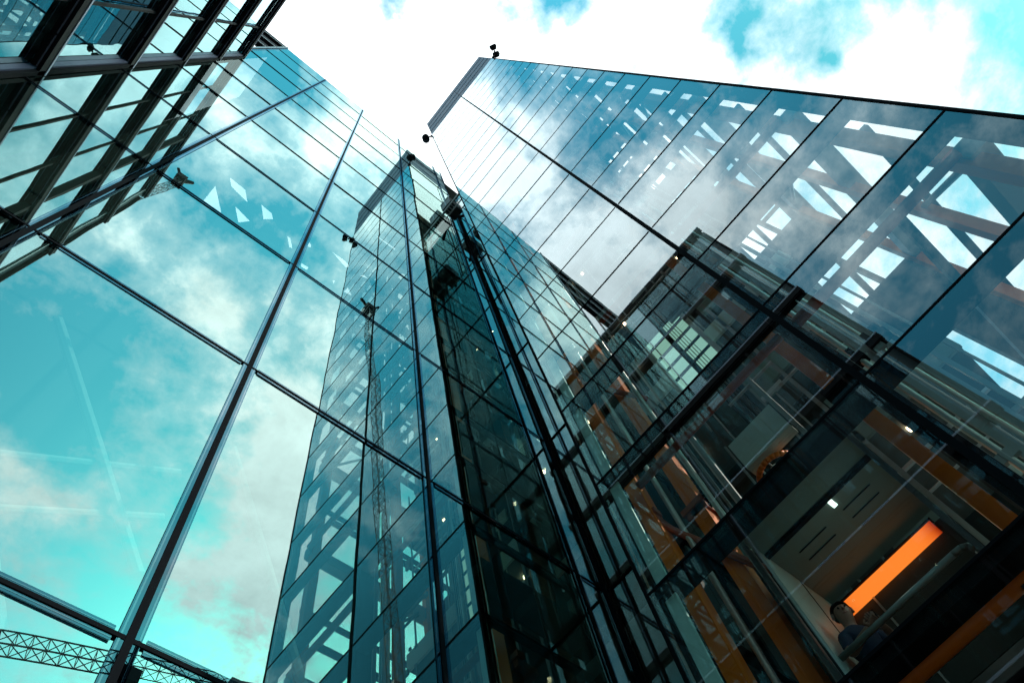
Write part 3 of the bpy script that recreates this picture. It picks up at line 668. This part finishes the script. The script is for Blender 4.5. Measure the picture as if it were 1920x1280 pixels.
# ---------------------------------------------------------------- person in the lift car
def person():
    root = empty('person', (5.95, 1.2, 3.3), 'person in a dark navy top leaning in the lift car, looking down at a phone', 'person')
    j = {}   # joints, metres
    zf = 3.3
    V = [('pelvis', (6.08, 1.20, zf + .95), .13), ('waist', (6.06, 1.21, zf + 1.10), .125), ('chest', (6.02, 1.22, zf + 1.32), .15), ('upchest', (5.99, 1.23, zf + 1.45), .115),
         ('neck', (5.97, 1.22, zf + 1.54), .055), ('headb', (5.95, 1.20, zf + 1.60), .065), ('headm', (5.94, 1.19, zf + 1.68), .088), ('headt', (5.945, 1.195, zf + 1.77), .072),
         ('shR', (5.85, 1.30, zf + 1.42), .065), ('elR', (5.72, 1.30, zf + 1.16), .048), ('wrR', (5.68, 1.08, zf + 1.20), .032),
         ('shL', (6.12, 1.10, zf + 1.42), .065), ('elL', (6.00, .98, zf + 1.14), .048), ('wrL', (5.78, .96, zf + 1.20), .032),
         ('hipR', (6.00, 1.28, zf + .90), .10), ('knR', (5.97, 1.28, zf + .50), .065), ('anR', (6.02, 1.29, zf + .08), .045), ('toR', (5.84, 1.27, zf + .04), .038),
         ('hipL', (6.14, 1.10, zf + .90), .10), ('knL', (6.10, 1.05, zf + .50), .065), ('anL', (6.14, 1.04, zf + .08), .045), ('toL', (5.96, 1.02, zf + .04), .038)]
    E = [('pelvis', 'waist'), ('waist', 'chest'), ('chest', 'upchest'), ('upchest', 'neck'), ('neck', 'headb'), ('headb', 'headm'), ('headm', 'headt'), ('upchest', 'shR'), ('shR', 'elR'), ('elR', 'wrR'),
         ('upchest', 'shL'), ('shL', 'elL'), ('elL', 'wrL'), ('pelvis', 'hipR'), ('hipR', 'knR'), ('knR', 'anR'), ('anR', 'toR'), ('pelvis', 'hipL'), ('hipL', 'knL'), ('knL', 'anL'), ('anL', 'toL')]
    for side, wr, pd in (('R', (5.68, 1.08, zf + 1.20), 1), ('L', (5.78, .96, zf + 1.20), -1)):
        w = Vector(wr); pdir = Vector((.02, -.9, .3)).normalized() if side == 'R' else Vector((-.9, .12, .3)).normalized()
        across = Vector((0, 0, 1)).cross(pdir).normalized(); palm = w + pdir * .07
        V.append(('pm' + side, tuple(palm), .026)); E.append(('wr' + side, 'pm' + side))
        for q, (ln, off) in enumerate(((.075, -.03), (.085, -.01), (.08, .01), (.062, .028))):
            k1 = palm + across * off + pdir * .02; k2 = k1 + pdir * ln * .5 + Vector((0, 0, .012)); k3 = k2 + (pdir * .5 + Vector((0, 0, .7))).normalized() * ln * .5
            for nm, p, rr in (('a', k1, .010), ('b', k2, .009), ('c', k3, .008)): V.append((f'f{side}{q}{nm}', tuple(p), rr))
            E += [('pm' + side, f'f{side}{q}a'), (f'f{side}{q}a', f'f{side}{q}b'), (f'f{side}{q}b', f'f{side}{q}c')]
        t1 = w + pdir * .03 + across * -.035 * pd + Vector((0, 0, .02)); t2 = t1 + (pdir + Vector((0, 0, .8))).normalized() * .045
        V += [(f't{side}a', tuple(t1), .011), (f't{side}b', tuple(t2), .009)]; E += [('pm' + side, f't{side}a'), (f't{side}a', f't{side}b')]
    idx = {v[0]: i for i, v in enumerate(V)}
    me = bpy.data.meshes.new('person_body'); me.from_pydata([v[1] for v in V], [(idx[a], idx[b]) for a, b in E], []); me.update()
    tmp = bpy.data.objects.new('person_body', me); col.objects.link(tmp)
    sk = tmp.modifiers.new('skin', 'SKIN')
    for i, v in enumerate(V): me.skin_vertices[0].data[i].radius = (v[2], v[2])
    me.skin_vertices[0].data[0].use_root = True
    su = tmp.modifiers.new('sub', 'SUBSURF'); su.levels = 2; su.render_levels = 2
    dg = bpy.context.evaluated_depsgraph_get(); dg.update()
    body = bpy.data.meshes.new_from_object(tmp.evaluated_get(dg)); bpy.data.objects.remove(tmp)
    body.materials.clear(); 
    for mm in (M['skin'], M['navy'], M['trousers']): body.materials.append(mm)
    wrs = [Vector((5.68, 1.08, zf + 1.20)), Vector((5.78, .96, zf + 1.20))]
    els = [Vector((5.72, 1.30, zf + 1.16)), Vector((6.00, .98, zf + 1.14))]
    for pg in body.polygons:
        c = pg.center; z_ = c.z - zf; pg.use_smooth = True
        near = min((c - w).length for w in wrs) < .17 or min((c - e_).length for e_ in els) < .06 or c.x < 5.71
        pg.material_index = 2 if z_ < .95 and c.x > 5.83 else (0 if z_ > 1.53 or near else 1)
    o = bpy.data.objects.new('body', body); col.objects.link(o); o.parent = root; o.location = -root.location
    # hair cap, nose, ears, eyes, brow
    hc = MB(); H = Vector((5.945, 1.195, zf + 1.705)); face = Vector((-.75, -.45, -.25)).normalized()
    bm = bmesh.new(); bmesh.ops.create_icosphere(bm, subdivisions=3, radius=.098)
    for v in list(bm.verts):
        v.co.z *= 1.12
        if v.co.normalized().dot(face) > .25 and v.co.z < .055 or v.co.z < -.055: bm.verts.remove(v)
    hm = bpy.data.meshes.new('hair'); bm.to_mesh(hm); bm.free(); hm.materials.append(M['hair'])
    for p_ in hm.polygons: p_.use_smooth = True
    ho = bpy.data.objects.new('hair', hm); col.objects.link(ho); ho.parent = root; ho.location = H + Vector((.006, .006, .006)) - root.location
    side = Vector((0, 0, 1)).cross(face).normalized(); upv = face.cross(side).normalized()
    fc = MB(); nose = H + face * .088 - upv * .0
    fc.bar(nose + upv * .02, nose - upv * .018 + face * .016, .008, 8, r2=.013)
    P(fc, 'nose', M['skin'], root, smooth=True)
    for s_ in (-1, 1):
        P(MB().bar(H + side * s_ * .088 - face * .01 + upv * .02, H + side * s_ * .095 - face * .012 - upv * .03, .014, 8), 'ear', M['skin'], root, smooth=True)
        P(MB().bar(H + face * .08 + side * s_ * .032 + upv * .012, H + face * .091 + side * s_ * .032 + upv * .010, .010, 8), 'eye', M['hair'], root, smooth=True)
    P(MB().bar(H + face * .085 + side * .022 - upv * .045, H + face * .085 - side * .022 - upv * .045, .006, 6), 'mouth', M['lip'], root, smooth=True)
M['skin'] = bsdf_mat('skin', (0.28, 0.14, 0.10), 0.5, 0, .4, .06, 20)
M['lip'] = bsdf_mat('lips', (0.30, 0.10, 0.08), 0.5)
M['hair'] = bsdf_mat('dark_hair', (0.02, 0.015, 0.012), 0.6, 0, .3, .2, 60)
M['navy'] = bsdf_mat('navy_cloth', (0.02, 0.03, 0.06), 0.85, 0, .2, .15, 30)
M['trousers'] = bsdf_mat('dark_trousers', (0.02, 0.02, 0.025), 0.85, 0, .2, .15, 30)
person()
ph = MB().box(5.715, 5.725, .93, 1.0, 4.50, 4.64).build('phone', M['blackmetal']); tag(ph, 'thin dark phone held by the lift passenger', 'phone')
print('objects', len(bpy.data.objects))
